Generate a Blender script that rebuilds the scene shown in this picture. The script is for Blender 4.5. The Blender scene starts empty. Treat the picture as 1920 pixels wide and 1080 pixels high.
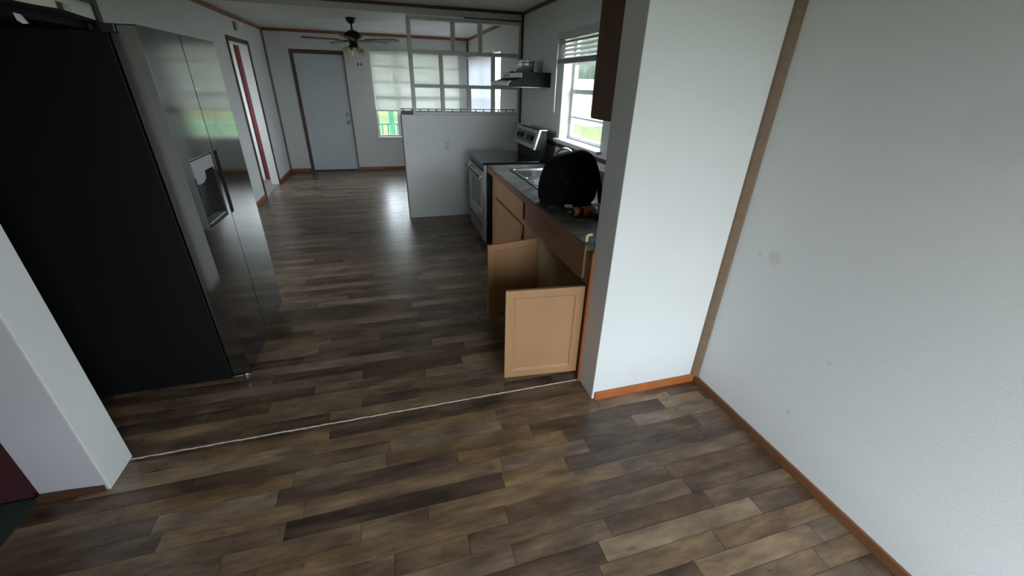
import bpy, bmesh, math, random
from mathutils import Vector, Matrix
random.seed(7)
SC = bpy.context.scene
COL = SC.collection
R = math.radians

# ------------------------------------------------------------------ camera
cam_d = bpy.data.cameras.new('camera'); cam = bpy.data.objects.new('camera', cam_d); COL.objects.link(cam)
cam_d.sensor_width = 36.0; cam_d.lens = 757.38/1920*36.0; cam_d.clip_start = .02; cam_d.clip_end = 300
rt = Vector((0.95989, -0.27933, 0.02413)); dn = Vector((-0.10553, -0.43968, -0.89193)); fw = Vector((0.25975, 0.85361, -0.45152))
m = Matrix((rt, -dn, -fw)).transposed().to_4x4(); m.translation = Vector((0, 0, 1.65)); cam.matrix_world = m
SC.camera = cam

# ------------------------------------------------------------------ world, exposure
SC.view_settings.view_transform = 'Standard'; SC.view_settings.look = 'None'
SC.view_settings.gamma = 1.0; SC.view_settings.use_curve_mapping = False
SC.view_settings.exposure = 1.98
SC.cycles.max_bounces = 12; SC.cycles.diffuse_bounces = 7; SC.cycles.transparent_max_bounces = 12
SC.cycles.caustics_reflective = False; SC.cycles.caustics_refractive = False
SC.cycles.sample_clamp_indirect = 6.0
SKY = 5.0
W = bpy.data.worlds.new('overcast_sky'); SC.world = W; W.use_nodes = True
nt = W.node_tree; nt.nodes.clear()
o_ = nt.nodes.new('ShaderNodeOutputWorld'); b_ = nt.nodes.new('ShaderNodeBackground')
tc = nt.nodes.new('ShaderNodeTexCoord'); sp = nt.nodes.new('ShaderNodeSeparateXYZ'); cr = nt.nodes.new('ShaderNodeValToRGB')
nt.links.new(tc.outputs['Generated'], sp.inputs[0]); nt.links.new(sp.outputs['Z'], cr.inputs[0])
cr.color_ramp.elements[0].position = 0.0; cr.color_ramp.elements[0].color = (.88, .94, 1, 1)
cr.color_ramp.elements[1].position = 0.9; cr.color_ramp.elements[1].color = (.74, .86, 1, 1)
nt.links.new(cr.outputs[0], b_.inputs[0]); b_.inputs[1].default_value = SKY
nt.links.new(b_.outputs[0], o_.inputs[0])

def portal(name, loc, rot, sx, sy):     # light portal: only guides sampling of the sky through a window opening
    d = bpy.data.lights.new(name, 'AREA'); d.shape = 'RECTANGLE'; d.size = sx; d.size_y = sy
    d.cycles.is_portal = True
    o = bpy.data.objects.new(name, d); COL.objects.link(o); o.location = loc; o.rotation_euler = rot
    return o

# ------------------------------------------------------------------ key dimensions (metres)
XL, XR, FW, HW, CE = -1.86, 1.71, 8.97, 5.45, 2.40
BY = -1.25            # back wall of the dining area (behind the camera)
DX = -1.60           # left wall of the dining area
S0, S1 = 1.615, 1.80 # front and back of the wall stubs
portal('sky_portal', (.87, BY-.08, 1.15), (R(90), 0, 0), 1.5, 1.9)
portal('sky_portal', (1.95, 3.66, 1.5), (R(90), 0, R(90)), .9, .9)
portal('sky_portal', (.70, FW+.16, 1.38), (R(-90), 0, 0), 1.66, 1.5)
portal('sky_portal', (1.95, 7.65, 1.4), (R(90), 0, R(90)), 2.5, 1.4)
portal('sky_portal', (-3.5, 3.7, 1.5), (R(90), 0, R(-90)), 1.4, 1.1)
portal('sky_portal', (-3.5, 7.2, 1.5), (R(90), 0, R(-90)), 1.4, 1.1)

# ------------------------------------------------------------------ materials
def mat(name, color, rough=.6, metal=0., spec=.5, noise=None, bump=None, trans=None, coat=0.):
    """procedural principled material; noise=(scale, color2, stretch xyz, contrast), bump=(scale, strength)"""
    M = bpy.data.materials.new(name); M.use_nodes = True
    n = M.node_tree; P = n.nodes['Principled BSDF']
    P.inputs['Base Color'].default_value = (*color, 1); P.inputs['Roughness'].default_value = rough
    P.inputs['Metallic'].default_value = metal; P.inputs['Specular IOR Level'].default_value = spec
    P.inputs['Coat Weight'].default_value = coat
    t = n.nodes.new('ShaderNodeTexCoord')
    if noise:
        mp = n.nodes.new('ShaderNodeMapping'); mp.inputs['Scale'].default_value = noise[2] if len(noise) > 2 else (1, 1, 1)
        N = n.nodes.new('ShaderNodeTexNoise'); N.inputs['Scale'].default_value = noise[0]; N.inputs['Detail'].default_value = 6
        N.inputs['Roughness'].default_value = .6
        C = n.nodes.new('ShaderNodeValToRGB'); k = noise[3] if len(noise) > 3 else .25
        C.color_ramp.elements[0].position = .5-k; C.color_ramp.elements[0].color = (*color, 1)
        C.color_ramp.elements[1].position = .5+k; C.color_ramp.elements[1].color = (*noise[1], 1)
        n.links.new(t.outputs['Object'], mp.inputs[0]); n.links.new(mp.outputs[0], N.inputs['Vector'])
        n.links.new(N.outputs['Fac'], C.inputs[0]); n.links.new(C.outputs[0], P.inputs['Base Color'])
    if bump:
        N2 = n.nodes.new('ShaderNodeTexNoise'); N2.inputs['Scale'].default_value = bump[0]; N2.inputs['Detail'].default_value = 4
        B = n.nodes.new('ShaderNodeBump'); B.inputs['Strength'].default_value = bump[1]; B.inputs['Distance'].default_value = .002
        n.links.new(t.outputs['Object'], N2.inputs['Vector']); n.links.new(N2.outputs['Fac'], B.inputs['Height'])
        n.links.new(B.outputs[0], P.inputs['Normal'])
    return M

def stain_wall():
    M = mat('painted_wall_stained', (.66, .66, .65), .62, bump=(160, .25))
    n = M.node_tree; P = n.nodes['Principled BSDF']
    g = n.nodes.new('ShaderNodeNewGeometry')
    nz = n.nodes.new('ShaderNodeTexNoise'); nz.inputs['Scale'].default_value = 9; nz.inputs['Detail'].default_value = 3
    n.links.new(g.outputs['Position'], nz.inputs['Vector'])
    last = None
    for (y, z, r, k) in ((1.354, .945, .036, .22), (1.432, .93, .018, .16), (.80, 1.56, .10, .08), (1.52, 1.40, .05, .06), (.95, .62, .012, .2), (1.02, .28, .012, .25), (1.3, .22, .02, .12)):
        d = n.nodes.new('ShaderNodeVectorMath'); d.operation = 'DISTANCE'; d.inputs[1].default_value = (XR, y, z)
        n.links.new(g.outputs['Position'], d.inputs[0])
        ad = n.nodes.new('ShaderNodeMath'); ad.operation = 'MULTIPLY_ADD'; ad.inputs[1].default_value = r*1.1; n.links.new(nz.outputs['Fac'], ad.inputs[0])
        n.links.new(d.outputs['Value'], ad.inputs[2])
        mr = n.nodes.new('ShaderNodeMapRange'); mr.interpolation_type = 'SMOOTHSTEP'
        mr.inputs['From Min'].default_value = r*1.25; mr.inputs['From Max'].default_value = r*1.7
        mr.inputs['To Min'].default_value = k; mr.inputs['To Max'].default_value = 0
        n.links.new(ad.outputs[0], mr.inputs['Value'])
        if last is None: last = mr.outputs[0]
        else:
            mx = n.nodes.new('ShaderNodeMath'); mx.operation = 'MAXIMUM'; n.links.new(last, mx.inputs[0]); n.links.new(mr.outputs[0], mx.inputs[1]); last = mx.outputs[0]
    mix = n.nodes.new('ShaderNodeMix'); mix.data_type = 'RGBA'
    mix.inputs[6].default_value = (.66, .66, .65, 1); mix.inputs[7].default_value = (.36, .31, .24, 1)
    n.links.new(last, mix.inputs[0]); n.links.new(mix.outputs[2], P.inputs['Base Color'])
    return M

def plank_mat():
    M = bpy.data.materials.new('vinyl_plank'); M.use_nodes = True
    n = M.node_tree; P = n.nodes['Principled BSDF']; L = n.links.new
    at = n.nodes.new('ShaderNodeAttribute'); at.attribute_name = 'tone'
    at2 = n.nodes.new('ShaderNodeAttribute'); at2.attribute_name = 'seed'
    g = n.nodes.new('ShaderNodeNewGeometry')
    cx = n.nodes.new('ShaderNodeCombineXYZ'); L(at2.outputs['Fac'], cx.inputs[2])
    ad = n.nodes.new('ShaderNodeVectorMath'); ad.operation = 'ADD'; L(g.outputs['Position'], ad.inputs[0]); L(cx.outputs[0], ad.inputs[1])
    def nz(scale, stretch, det, rough=.6):
        mp = n.nodes.new('ShaderNodeMapping'); mp.inputs['Scale'].default_value = stretch; L(ad.outputs[0], mp.inputs[0])
        N = n.nodes.new('ShaderNodeTexNoise'); N.inputs['Scale'].default_value = scale; N.inputs['Detail'].default_value = det
        N.inputs['Roughness'].default_value = rough; L(mp.outputs[0], N.inputs['Vector']); return N.outputs['Fac']
    grain = nz(7, (.9, 9, 1), 6, .68); blot = nz(3.0, (1.3, 4.2, 1), 5, .62); knot = nz(13, (1, 2.2, 1), 3, .5)
    def mth(op, a, b):
        k = n.nodes.new('ShaderNodeMath'); k.operation = op
        for i, v in enumerate((a, b)):
            if isinstance(v, (int, float)): k.inputs[i].default_value = v
            else: L(v, k.inputs[i])
        return k.outputs[0]
    f = mth('ADD', mth('MULTIPLY', at.outputs['Fac'], .34), mth('ADD', mth('MULTIPLY', grain, .36), mth('MULTIPLY', blot, 1.08)))
    f = mth('SUBTRACT', f, .40)
    C = n.nodes.new('ShaderNodeValToRGB'); e = C.color_ramp.elements
    e[0].position = .18; e[0].color = (.036, .0225, .016, 1); e[1].position = .86; e[1].color = (.31, .21, .125, 1)
    a = e.new(.40); a.color = (.092, .058, .038, 1); b = e.new(.60); b.color = (.17, .112, .070, 1)
    L(f, C.inputs[0])
    kr = n.nodes.new('ShaderNodeMapRange'); kr.inputs['From Min'].default_value = .64; kr.inputs['From Max'].default_value = .78; kr.inputs['To Max'].default_value = .8
    L(knot, kr.inputs['Value'])
    mix = n.nodes.new('ShaderNodeMix'); mix.data_type = 'RGBA'; L(kr.outputs[0], mix.inputs[0]); L(C.outputs[0], mix.inputs[6]); mix.inputs[7].default_value = (.034, .026, .02, 1)
    # hue: some pieces greyer
    hs = n.nodes.new('ShaderNodeHueSaturation'); L(mix.outputs[2], hs.inputs['Color'])
    L(mth('ADD', mth('MULTIPLY', mth('FRACT', mth('MULTIPLY', at2.outputs['Fac'], 7.3), 0),   .28), .88), hs.inputs['Saturation'])
    L(hs.outputs[0], P.inputs['Base Color'])
    P.inputs['Roughness'].default_value = .42; P.inputs['Specular IOR Level'].default_value = .55
    rr = n.nodes.new('ShaderNodeMapRange'); rr.inputs['To Min'].default_value = .24; rr.inputs['To Max'].default_value = .36; L(grain, rr.inputs['Value']); L(rr.outputs[0], P.inputs['Roughness'])
    B = n.nodes.new('ShaderNodeBump'); B.inputs['Strength'].default_value = .05; B.inputs['Distance'].default_value = .0005; L(grain, B.inputs['Height']); L(B.outputs[0], P.inputs['Normal'])
    return M

def glass_mat():
    M = bpy.data.materials.new('window_glass'); M.use_nodes = True; n = M.node_tree; n.nodes.clear()
    o = n.nodes.new('ShaderNodeOutputMaterial'); t = n.nodes.new('ShaderNodeBsdfTransparent'); g = n.nodes.new('ShaderNodeBsdfGlossy')
    t.inputs[0].default_value = (.93, .95, .95, 1); g.inputs['Roughness'].default_value = .03
    mx = n.nodes.new('ShaderNodeMixShader'); lw = n.nodes.new('ShaderNodeLayerWeight'); pw = n.nodes.new('ShaderNodeMath'); pw.operation = 'POWER'; pw.inputs[1].default_value = 4.0
    fr = n.nodes.new('ShaderNodeMath'); fr.operation = 'MULTIPLY_ADD'; fr.inputs[1].default_value = .45; fr.inputs[2].default_value = .02
    n.links.new(lw.outputs['Facing'], pw.inputs[0]); n.links.new(pw.outputs[0], fr.inputs[0]); n.links.new(fr.outputs[0], mx.inputs[0]); n.links.new(t.outputs[0], mx.inputs[1]); n.links.new(g.outputs[0], mx.inputs[2]); n.links.new(mx.outputs[0], o.inputs[0])
    return M

def shade_mat(name, tr=.22, col=(.80, .80, .77), opac=.5):
    M = bpy.data.materials.new(name); M.use_nodes = True; n = M.node_tree; n.nodes.clear()
    o = n.nodes.new('ShaderNodeOutputMaterial'); t = n.nodes.new('ShaderNodeBsdfTransparent'); d = n.nodes.new('ShaderNodeBsdfDiffuse'); l = n.nodes.new('ShaderNodeBsdfTranslucent')
    d.inputs[0].default_value = (*col, 1); l.inputs[0].default_value = (*col, 1)
    a = n.nodes.new('ShaderNodeMixShader'); a.inputs[0].default_value = opac; n.links.new(d.outputs[0], a.inputs[1]); n.links.new(l.outputs[0], a.inputs[2])
    b = n.nodes.new('ShaderNodeMixShader'); b.inputs[0].default_value = tr; n.links.new(a.outputs[0], b.inputs[1]); n.links.new(t.outputs[0], b.inputs[2])
    n.links.new(b.outputs[0], o.inputs[0]); return M

WHITE = (.66, .66, .65)
M_wall = mat('painted_wall', WHITE, .62, noise=(1.3, (.60, .60, .585), (1, 1, 1), .3), bump=(160, .25))
M_wall_st = stain_wall()
M_far = mat('painted_wall_scuffed', (.62, .62, .61), .6, noise=(2.2, (.54, .54, .53), (1, 1, 1), .25), bump=(160, .2))
M_ceil = mat('painted_ceiling', (.66, .66, .64), .7, noise=(2.5, (.55, .55, .53), (1, 1, 1), .3), bump=(90, .4))
M_post = mat('painted_post', (.60, .60, .57), .6, bump=(140, .3))
M_stub = mat('dimmed_pinkish_panel', (.50, .48, .50), .6, noise=(3, (.46, .44, .46)), bump=(160, .3))  # pinkish grey panel, darkened further for light falling off to the left
M_maroon = mat('maroon_paint', (.15, .018, .028), .6, noise=(3, (.11, .014, .022)))
M_maroon_shade = mat('shaded_maroon_paint', (.05, .008, .011), .7, noise=(3, (.035, .006, .009)))  # maroon darkened so the side room's shade is in the colour
M_cream = mat('cream_wall', (.74, .72, .62), .6, noise=(2, (.68, .66, .56)))
M_pink = mat('pinkish_wall', (.54, .49, .50), .6, noise=(4, (.48, .44, .45)))
M_trim = mat('stained_trim', (.20, .062, .022), .4, noise=(5, (.30, .10, .038), (1, 1, 1), .3))
M_trimb = mat('brown_baseboard', (.13, .052, .022), .42, noise=(5, (.19, .075, .03), (1, 1, 1), .3))
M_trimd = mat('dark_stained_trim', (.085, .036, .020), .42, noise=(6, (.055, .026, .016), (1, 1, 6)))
M_trimt = mat('taupe_trim', (.20, .13, .08), .45, noise=(7, (.15, .10, .065), (1, 1, 3)))
M_trimp = mat('ivory_plastic', (.42, .42, .40), .4, noise=(5, (.38, .38, .36)))
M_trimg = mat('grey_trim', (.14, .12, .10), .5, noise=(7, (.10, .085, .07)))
M_plank = plank_mat()
M_sub = mat('underlay', (.03, .024, .02), .8, noise=(20, (.02, .016, .013)))
M_carpet = mat('dark_green_carpet', (.018, .028, .022), .95, noise=(60, (.03, .035, .028)), bump=(300, 1))
M_strip = mat('worn_seam', (.36, .28, .19), .6, noise=(30, (.62, .58, .50), (1, 1, 1), .18))
M_oak = mat('oak', (.37, .20, .098), .42, noise=(6, (.29, .15, .070), (1, 1, .12), .3), bump=(60, .1))
M_oakin = mat('birch_interior', (.60, .41, .215), .5, noise=(3, (.52, .35, .175), (1, 1, .3)))
M_oakr = mat('red_oak_trim', (.24, .10, .042), .42, noise=(6, (.17, .065, .028), (1, .2, 1), .3))
M_dkcab = mat('dark_cabinet', (.125, .050, .021), .5, 0., .2, noise=(7, (.085, .036, .017), (1, 1, .15), .3))
M_apron = mat('brown_apron', (.22, .115, .06), .42, noise=(6, (.16, .08, .04), (1, .15, 1), .3))
M_orange = mat('orange_trim', (.42, .13, .035), .4, noise=(8, (.30, .085, .025), (1, 1, .2)))
M_lam = mat('dark_laminate', (.030, .032, .028), .45, 0., .18, noise=(9, (.15, .15, .125), (1, 1, 1), .16))
M_ss = mat('stainless', (.46, .46, .455), .30, 1.0, noise=(3, (.40, .40, .395), (40, 40, .5)))
M_blackss = mat('dark_stainless', (.25, .243, .235), .10, 1.0, noise=(3, (.205, .20, .19), (60, 60, .4)))
M_black = mat('black_plastic', (.012, .012, .012), .38, noise=(40, (.016, .016, .016)))
M_blacks = mat('black_enamel_side', (.004, .004, .0038), .5, 0., .18, noise=(200, (.006, .006, .0055)), bump=(400, .3))
M_hood = mat('black_hood_enamel', (.022, .022, .020), .6, 0., .10, noise=(12, (.024, .023, .021)))
M_bglass = mat('black_glass', (.008, .008, .009), .10, coat=.2, noise=(3, (.010, .010, .011)))
M_oglass = mat('oven_window', (.03, .03, .03), .16, noise=(3, (.05, .05, .05)))
M_sink = mat('sink_steel', (.62, .62, .62), .24, 1.0, noise=(4, (.54, .54, .54), (1, 30, 1)))
M_chrome = mat('chrome', (.85, .85, .85), .12, 1.0, noise=(3, (.82, .82, .82)))
M_galv = mat('galvanised', (.66, .70, .70), .34, .75, noise=(14, (.54, .58, .58)))
M_wplas = mat('white_plastic', (.72, .72, .71), .35, noise=(3, (.68, .68, .67)))
M_gplas = mat('grey_plastic', (.30, .30, .30), .4, noise=(3, (.26, .26, .26)))
M_blind = mat('blind_slat', (.50, .50, .48), .45, noise=(3, (.46, .46, .44)))
M_blindg = mat('blind_rail_grey', (.26, .26, .26), .5, noise=(8, (.20, .20, .20)))
M_vinylw = mat('white_vinyl_frame', (.72, .72, .70), .4, noise=(4, (.68, .68, .66)))
M_door = mat('pale_blue_grey_door', (.50, .54, .57), .5, noise=(2, (.46, .50, .53)), bump=(80, .15))
M_glass = glass_mat()
M_shade = shade_mat('roller_shade', .06, (.82, .82, .78), .38)
M_shade2 = shade_mat('white_shade', .02, (.80, .80, .83), .34)
M_bronze = mat('dark_bronze', (.018, .013, .012), .35, .6, noise=(6, (.026, .017, .015)))
M_blade = mat('dark_blade', (.045, .035, .034), .45, noise=(5, (.075, .058, .055), (1, 8, 1)))
M_frost = mat('frosted_glass', (.62, .57, .42), .35, noise=(6, (.55, .50, .36)))
M_cloth = mat('black_cloth', (.0035, .0035, .004), .9, 0., .12, noise=(30, (.006, .006, .0065)), bump=(220, .5))
M_poly = mat('black_polyester', (.006, .006, .008), .65, 0., .25, noise=(15, (.010, .0095, .013)), bump=(60, .5))
M_glint = mat('glint_white', (.93, .94, .95), .35, noise=(90, (.80, .82, .84)))  # near-white, so glints are carried by the colour itself
M_orangep = mat('orange_plastic', (.40, .115, .018), .45, noise=(20, (.32, .09, .014)))
M_purple = mat('dark_purple_plastic', (.018, .012, .035), .5, noise=(20, (.012, .009, .022)))
M_pale = mat('pale_wood', (.66, .50, .32), .5, noise=(20, (.58, .43, .26), (1, 1, .2)))
M_green = mat('green_painted_wood', (.075, .30, .18), .5, noise=(6, (.06, .26, .15)))
M_grass = mat('lawn', (.082, .088, .036), .9, 0., .0, noise=(.35, (.060, .070, .040), (1, 1, 1), .2))
M_deck = mat('porch_deck', (.22, .21, .18), .7, noise=(4, (.17, .16, .14), (1, 8, 1)))
M_leaf = mat('foliage', (.040, .050, .036), .8, 0., .1, noise=(1.4, (.070, .082, .062), (1, 1, 1), .2))
M_bark = mat('bark', (.08, .06, .045), .9, noise=(6, (.05, .04, .03)))
M_shed = mat('white_siding', (.70, .70, .70), .6, noise=(3, (.64, .64, .64)))
M_roofg = mat('grey_roof', (.18, .19, .21), .8, noise=(6, (.14, .15, .16)))

# ------------------------------------------------------------------ mesh helpers
class MB:
    def __init__(s): s.v = []; s.f = []; s.sm = []
    def add(s, verts, faces, smooth=False):
        o = len(s.v); s.v += [tuple(v) for v in verts]; s.f += [tuple(i+o for i in f) for f in faces]; s.sm += [smooth]*len(faces); return s
    def box(s, x0, x1, y0, y1, z0, z1, mx=None):
        v = [Vector((x, y, z)) for z in (z0, z1) for y in (y0, y1) for x in (x0, x1)]
        if mx is not None: v = [mx @ p for p in v]
        return s.add(v, [(0, 2, 3, 1), (4, 5, 7, 6), (0, 1, 5, 4), (2, 6, 7, 3), (0, 4, 6, 2), (1, 3, 7, 5)])
    def prism(s, poly, axis, a, b):
        """polygon (2D) extruded along axis 'x','y','z' from a to b"""
        n = len(poly)
        def mk(p, t): return {'x': (t, p[0], p[1]), 'y': (p[0], t, p[1]), 'z': (p[0], p[1], t)}[axis]
        v = [mk(p, a) for p in poly]+[mk(p, b) for p in poly]
        return s.add(v, [tuple(range(n-1, -1, -1)), tuple(range(n, 2*n))]+[(i, (i+1) % n, n+(i+1) % n, n+i) for i in range(n)])
    def tube(s, pts, r, seg=10, caps=True, smooth=True):
        pts = [Vector(p) for p in pts]; rs = r if isinstance(r, (list, tuple)) else [r]*len(pts)
        rings = []; up = None
        for i, p in enumerate(pts):
            d = (pts[min(i+1, len(pts)-1)]-pts[max(i-1, 0)]).normalized()
            if up is None: up = Vector((0, 0, 1)) if abs(d.z) < .9 else Vector((1, 0, 0))
            a = d.cross(up).normalized(); b = a.cross(d).normalized(); up = b
            rings.append([p+(a*math.cos(2*math.pi*k/seg)+b*math.sin(2*math.pi*k/seg))*rs[i] for k in range(seg)])
        v = [q for ring in rings for q in ring]
        f = [(i*seg+k, i*seg+(k+1) % seg, (i+1)*seg+(k+1) % seg, (i+1)*seg+k) for i in range(len(pts)-1) for k in range(seg)]
        s.add(v, f, smooth)
        if caps: s.add(rings[0], [tuple(range(seg-1, -1, -1))]); s.add(rings[-1], [tuple(range(seg))])
        return s
    def lathe(s, prof, cx, cy, seg=24, mx=None, smooth=True, cz=0):
        """prof: list of (r, z)"""
        v = []
        for r, z in prof:
            for k in range(seg):
                a = 2*math.pi*k/seg; p = Vector((r*math.cos(a), r*math.sin(a), z))
                if mx is not None: p = mx @ p
                v.append(p+Vector((cx, cy, cz)))
        f = [(i*seg+k, i*seg+(k+1) % seg, (i+1)*seg+(k+1) % seg, (i+1)*seg+k) for i in range(len(prof)-1) for k in range(seg)]
        s.add(v, f, smooth)
        if prof[0][0] > 1e-4: s.add(v[:seg], [tuple(range(seg-1, -1, -1))])
        if prof[-1][0] > 1e-4: s.add(v[-seg:], [tuple(range(seg))])
        return s
    def pocket_plate(s, us, vs, pockets, w_top, w_bot, depth, axis, inset=0.0):
        """solid slab on the (u,v) grid with pockets (cells) sunk by depth; axis is the normal ('x' or 'z')"""
        def P(u, v, w): return (w, u, v) if axis == 'x' else (u, v, w)
        nu, nv = len(us)-1, len(vs)-1
        for i in range(nu):
            for j in range(nv):
                u0, u1, v0, v1 = us[i], us[i+1], vs[j], vs[j+1]
                if (i, j) in pockets:
                    d = w_top-depth; k = inset
                    q = [P(u0, v0, w_top), P(u1, v0, w_top), P(u1, v1, w_top), P(u0, v1, w_top),
                         P(u0+k, v0+k, d), P(u1-k, v0+k, d), P(u1-k, v1-k, d), P(u0+k, v1-k, d)]
                    s.add(q, [(4, 5, 6, 7), (0, 1, 5, 4), (1, 2, 6, 5), (2, 3, 7, 6), (3, 0, 4, 7)])
                else:
                    s.add([P(u0, v0, w_top), P(u1, v0, w_top), P(u1, v1, w_top), P(u0, v1, w_top)], [(0, 1, 2, 3)])
        u0, u1, v0, v1 = us[0], us[-1], vs[0], vs[-1]
        q = [P(u0, v0, w_top), P(u1, v0, w_top), P(u1, v1, w_top), P(u0, v1, w_top), P(u0, v0, w_bot), P(u1, v0, w_bot), P(u1, v1, w_bot), P(u0, v1, w_bot)]
        s.add(q, [(0, 4, 5, 1), (1, 5, 6, 2), (2, 6, 7, 3), (3, 7, 4, 0), (7, 6, 5, 4)])
        return s

def wloc(o):
    p = Vector((0, 0, 0))
    while o is not None: p += o.location; o = o.parent
    return p

def obj(name, mb, mt, parent=None, bevel=0., seg=2, loc=None, weld=True, normals=True):
    """one mesh object; mesh coordinates are given in world space and stored relative to the parent / own base"""
    me = bpy.data.meshes.new(name)
    o = bpy.data.objects.new(name, me); COL.objects.link(o)
    if parent is not None: o.parent = parent
    elif loc is not None: o.location = loc
    off = wloc(o)
    me.from_pydata([tuple(Vector(v)-off) for v in mb.v], [], mb.f)
    me.polygons.foreach_set('use_smooth', mb.sm)
    if weld or normals:
        bm = bmesh.new(); bm.from_mesh(me)
        if weld: bmesh.ops.remove_doubles(bm, verts=bm.verts, dist=1e-5)
        if normals: bmesh.ops.recalc_face_normals(bm, faces=bm.faces)
        bm.to_mesh(me); bm.free()
    me.materials.append(mt)
    if bevel > 0:
        b = o.modifiers.new('bevel', 'BEVEL'); b.width = bevel; b.segments = seg; b.limit_method = 'ANGLE'; b.angle_limit = R(35)
        if seg > 1:
            for p in me.polygons: p.use_smooth = True
            wn = o.modifiers.new('normals', 'WEIGHTED_NORMAL'); wn.keep_sharp = False
    return o

def tag(o, label=None, cat=None, group=None, kind=None):
    if label: o['label'] = label
    if cat: o['category'] = cat
    if group: o['group'] = group
    if kind: o['kind'] = kind
    return o

def thing(name, label, cat, loc=(0, 0, 0), group=None, kind=None):
    o = bpy.data.objects.new(name, None); COL.objects.link(o); o.location = loc; o.empty_display_size = .1
    return tag(o, label, cat, group, kind)

def struct(name, mb, mt, label, cat, bevel=0., parent=None, seg=2):
    return tag(obj(name, mb, mt, parent, bevel, seg), label, cat, kind='structure')

def bx(*a): return MB().box(*a)

# ------------------------------------------------------------------ floor: base slab and planks
floor = struct('floor', bx(-3.6, 1.9, BY-.2, FW+.12, -.06, -.004), M_sub, 'brown wood-look plank floor running from the dining area into the kitchen and living room', 'floor')
def P2(p):
    q = Vector(p)-Vector((0, 0, 1.65)); z = q.dot(fw)
    if z < .05: return None
    return 960+757.38*q.dot(rt)/z, 540+757.38*q.dot(dn)/z
PW = .084
cells = []
rng = random.Random(11)
def lay(y_start, y_end, x0, x1):
    y = y_start; prev = []
    while y < y_end-.01:
        y2 = min(y+PW, y_end)
        x = x0-rng.uniform(0, .5); ends = []
        while x < x1:
            L = rng.choice((.30, .42, .55, .62, .80, .95))*rng.uniform(.9, 1.1)
            a, b = max(x, x0), min(x+L, x1)
            if b-a > .02: cells.append((a, b, y, y2, rng.random(), rng.uniform(0, 40)))
            x += L
        y = y2
lay(BY, 1.797, DX, XR); lay(1.805, FW, XL, XR)
def px_area(c):
    pts = [P2((x, y, 0)) for x, y in ((c[0], c[2]), (c[1], c[2]), (c[1], c[3]), (c[0], c[3]))]
    if any(p is None for p in pts): return 0
    mx = sum(p[0] for p in pts)/4; my = sum(p[1] for p in pts)/4
    if not (-120 < mx < 2040 and -50 < my < 1200): return 0
    if c[2] > S0 and (c[0] > 1.02): return 0                      # under cabinets
    if c[2] > 2.2 and c[3] < 3.2 and c[1] < -1.0: return 0         # under the refrigerator
    return abs(sum(pts[i][0]*pts[(i+1) % 4][1]-pts[(i+1) % 4][0]*pts[i][1] for i in range(4)))/2
cells.sort(key=px_area, reverse=True)
def plank_mesh(mb, c):
    g = .0004; dz = (c[4]-.5)*.0004
    x0, x1, y0, y1 = c[0]+g, c[1]-g, c[2]+g, c[3]-g; z = dz; e = .0006
    mb.add([(x0, y0, -.004), (x1, y0, -.004), (x1, y1, -.004), (x0, y1, -.004),
            (x0+e, y0+e, z), (x1-e, y0+e, z), (x1-e, y1-e, z), (x0+e, y1-e, z)],
           [(4, 5, 6, 7), (0, 1, 5, 4), (1, 2, 6, 5), (2, 3, 7, 6), (3, 0, 4, 7)])
def set_attr(me, tones, seeds):
    a = me.attributes.new('tone', 'FLOAT', 'FACE'); a.data.foreach_set('value', tones)
    b = me.attributes.new('seed', 'FLOAT', 'FACE'); b.data.foreach_set('value', seeds)
for c in cells[:300]:
    mb = MB(); plank_mesh(mb, c)
    o = obj('plank', mb, M_plank, floor, weld=False, normals=False); set_attr(o.data, [c[4]]*5, [c[5]]*5)
mb = MB(); T = []; Sd = []
for c in cells[300:]:
    plank_mesh(mb, c); T += [c[4]]*5; Sd += [c[5]]*5
o = obj('planks', mb, M_plank, floor, weld=False, normals=False); set_attr(o.data, T, Sd); o['kind'] = 'stuff'
# worn seam strip where the old wall stood
mb = MB(); N = 90; top = []
r2 = random.Random(3)
for i in range(N+1):
    x = -1.34+(1.0+1.34)*i/N; w = .0035+.003*r2.random(); j = .003*(r2.random()-.5)
    top += [(x, 1.801+j-w, .0005), (x, 1.801+j-w*.4, .003), (x, 1.801+j+w*.4, .003), (x, 1.801+j+w, .0005)]
mb.add(top, [(i*4+k, i*4+4+k, i*4+5+k, i*4+1+k) for i in range(N) for k in range(3)])
struct('trim_1', mb, M_strip, 'thin pale worn seam strip crossing the plank floor between the two wall stubs', 'floor trim')
struct('carpet', bx(-3.55, DX, BY, S0+.05, -.004, .003), M_carpet, 'dark green carpet of the side room beyond the left stub', 'carpet')
struct('floor_hall', bx(-3.5, XL, S1, FW, -.004, .001), M_deck, 'pale floor of the rooms behind the left wall doorways', 'floor')

# ------------------------------------------------------------------ walls and ceiling
XO = XR+.15
struct('ceiling', bx(-3.6, XO+.05, BY-.15, FW+.15, CE, CE+.12), M_ceil, 'white painted flat ceiling over kitchen and living room', 'ceiling')
# right wall with three openings
WK = (3.20, 4.10, 1.155, 2.08)         # kitchen window y0,y1,z0,z1
WS = (6.49, 8.80, .70, 2.06)           # living room side window
mb = MB()
mb.box(XR, XO, BY-.12, WK[0], 0, CE); mb.box(XR, XO, WK[0], WK[1], 0, WK[2]); mb.box(XR, XO, WK[0], WK[1], WK[3], CE)
mb.box(XR, XO, WK[1], WS[0], 0, CE); mb.box(XR, XO, WS[0], WS[1], 0, WS[2]); mb.box(XR, XO, WS[0], WS[1], WS[3], CE); mb.box(XR, XO, WS[1], FW+.12, 0, CE)
struct('wall_right', mb, M_wall_st, 'long white right wall with a faint brown stain', 'wall')
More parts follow.
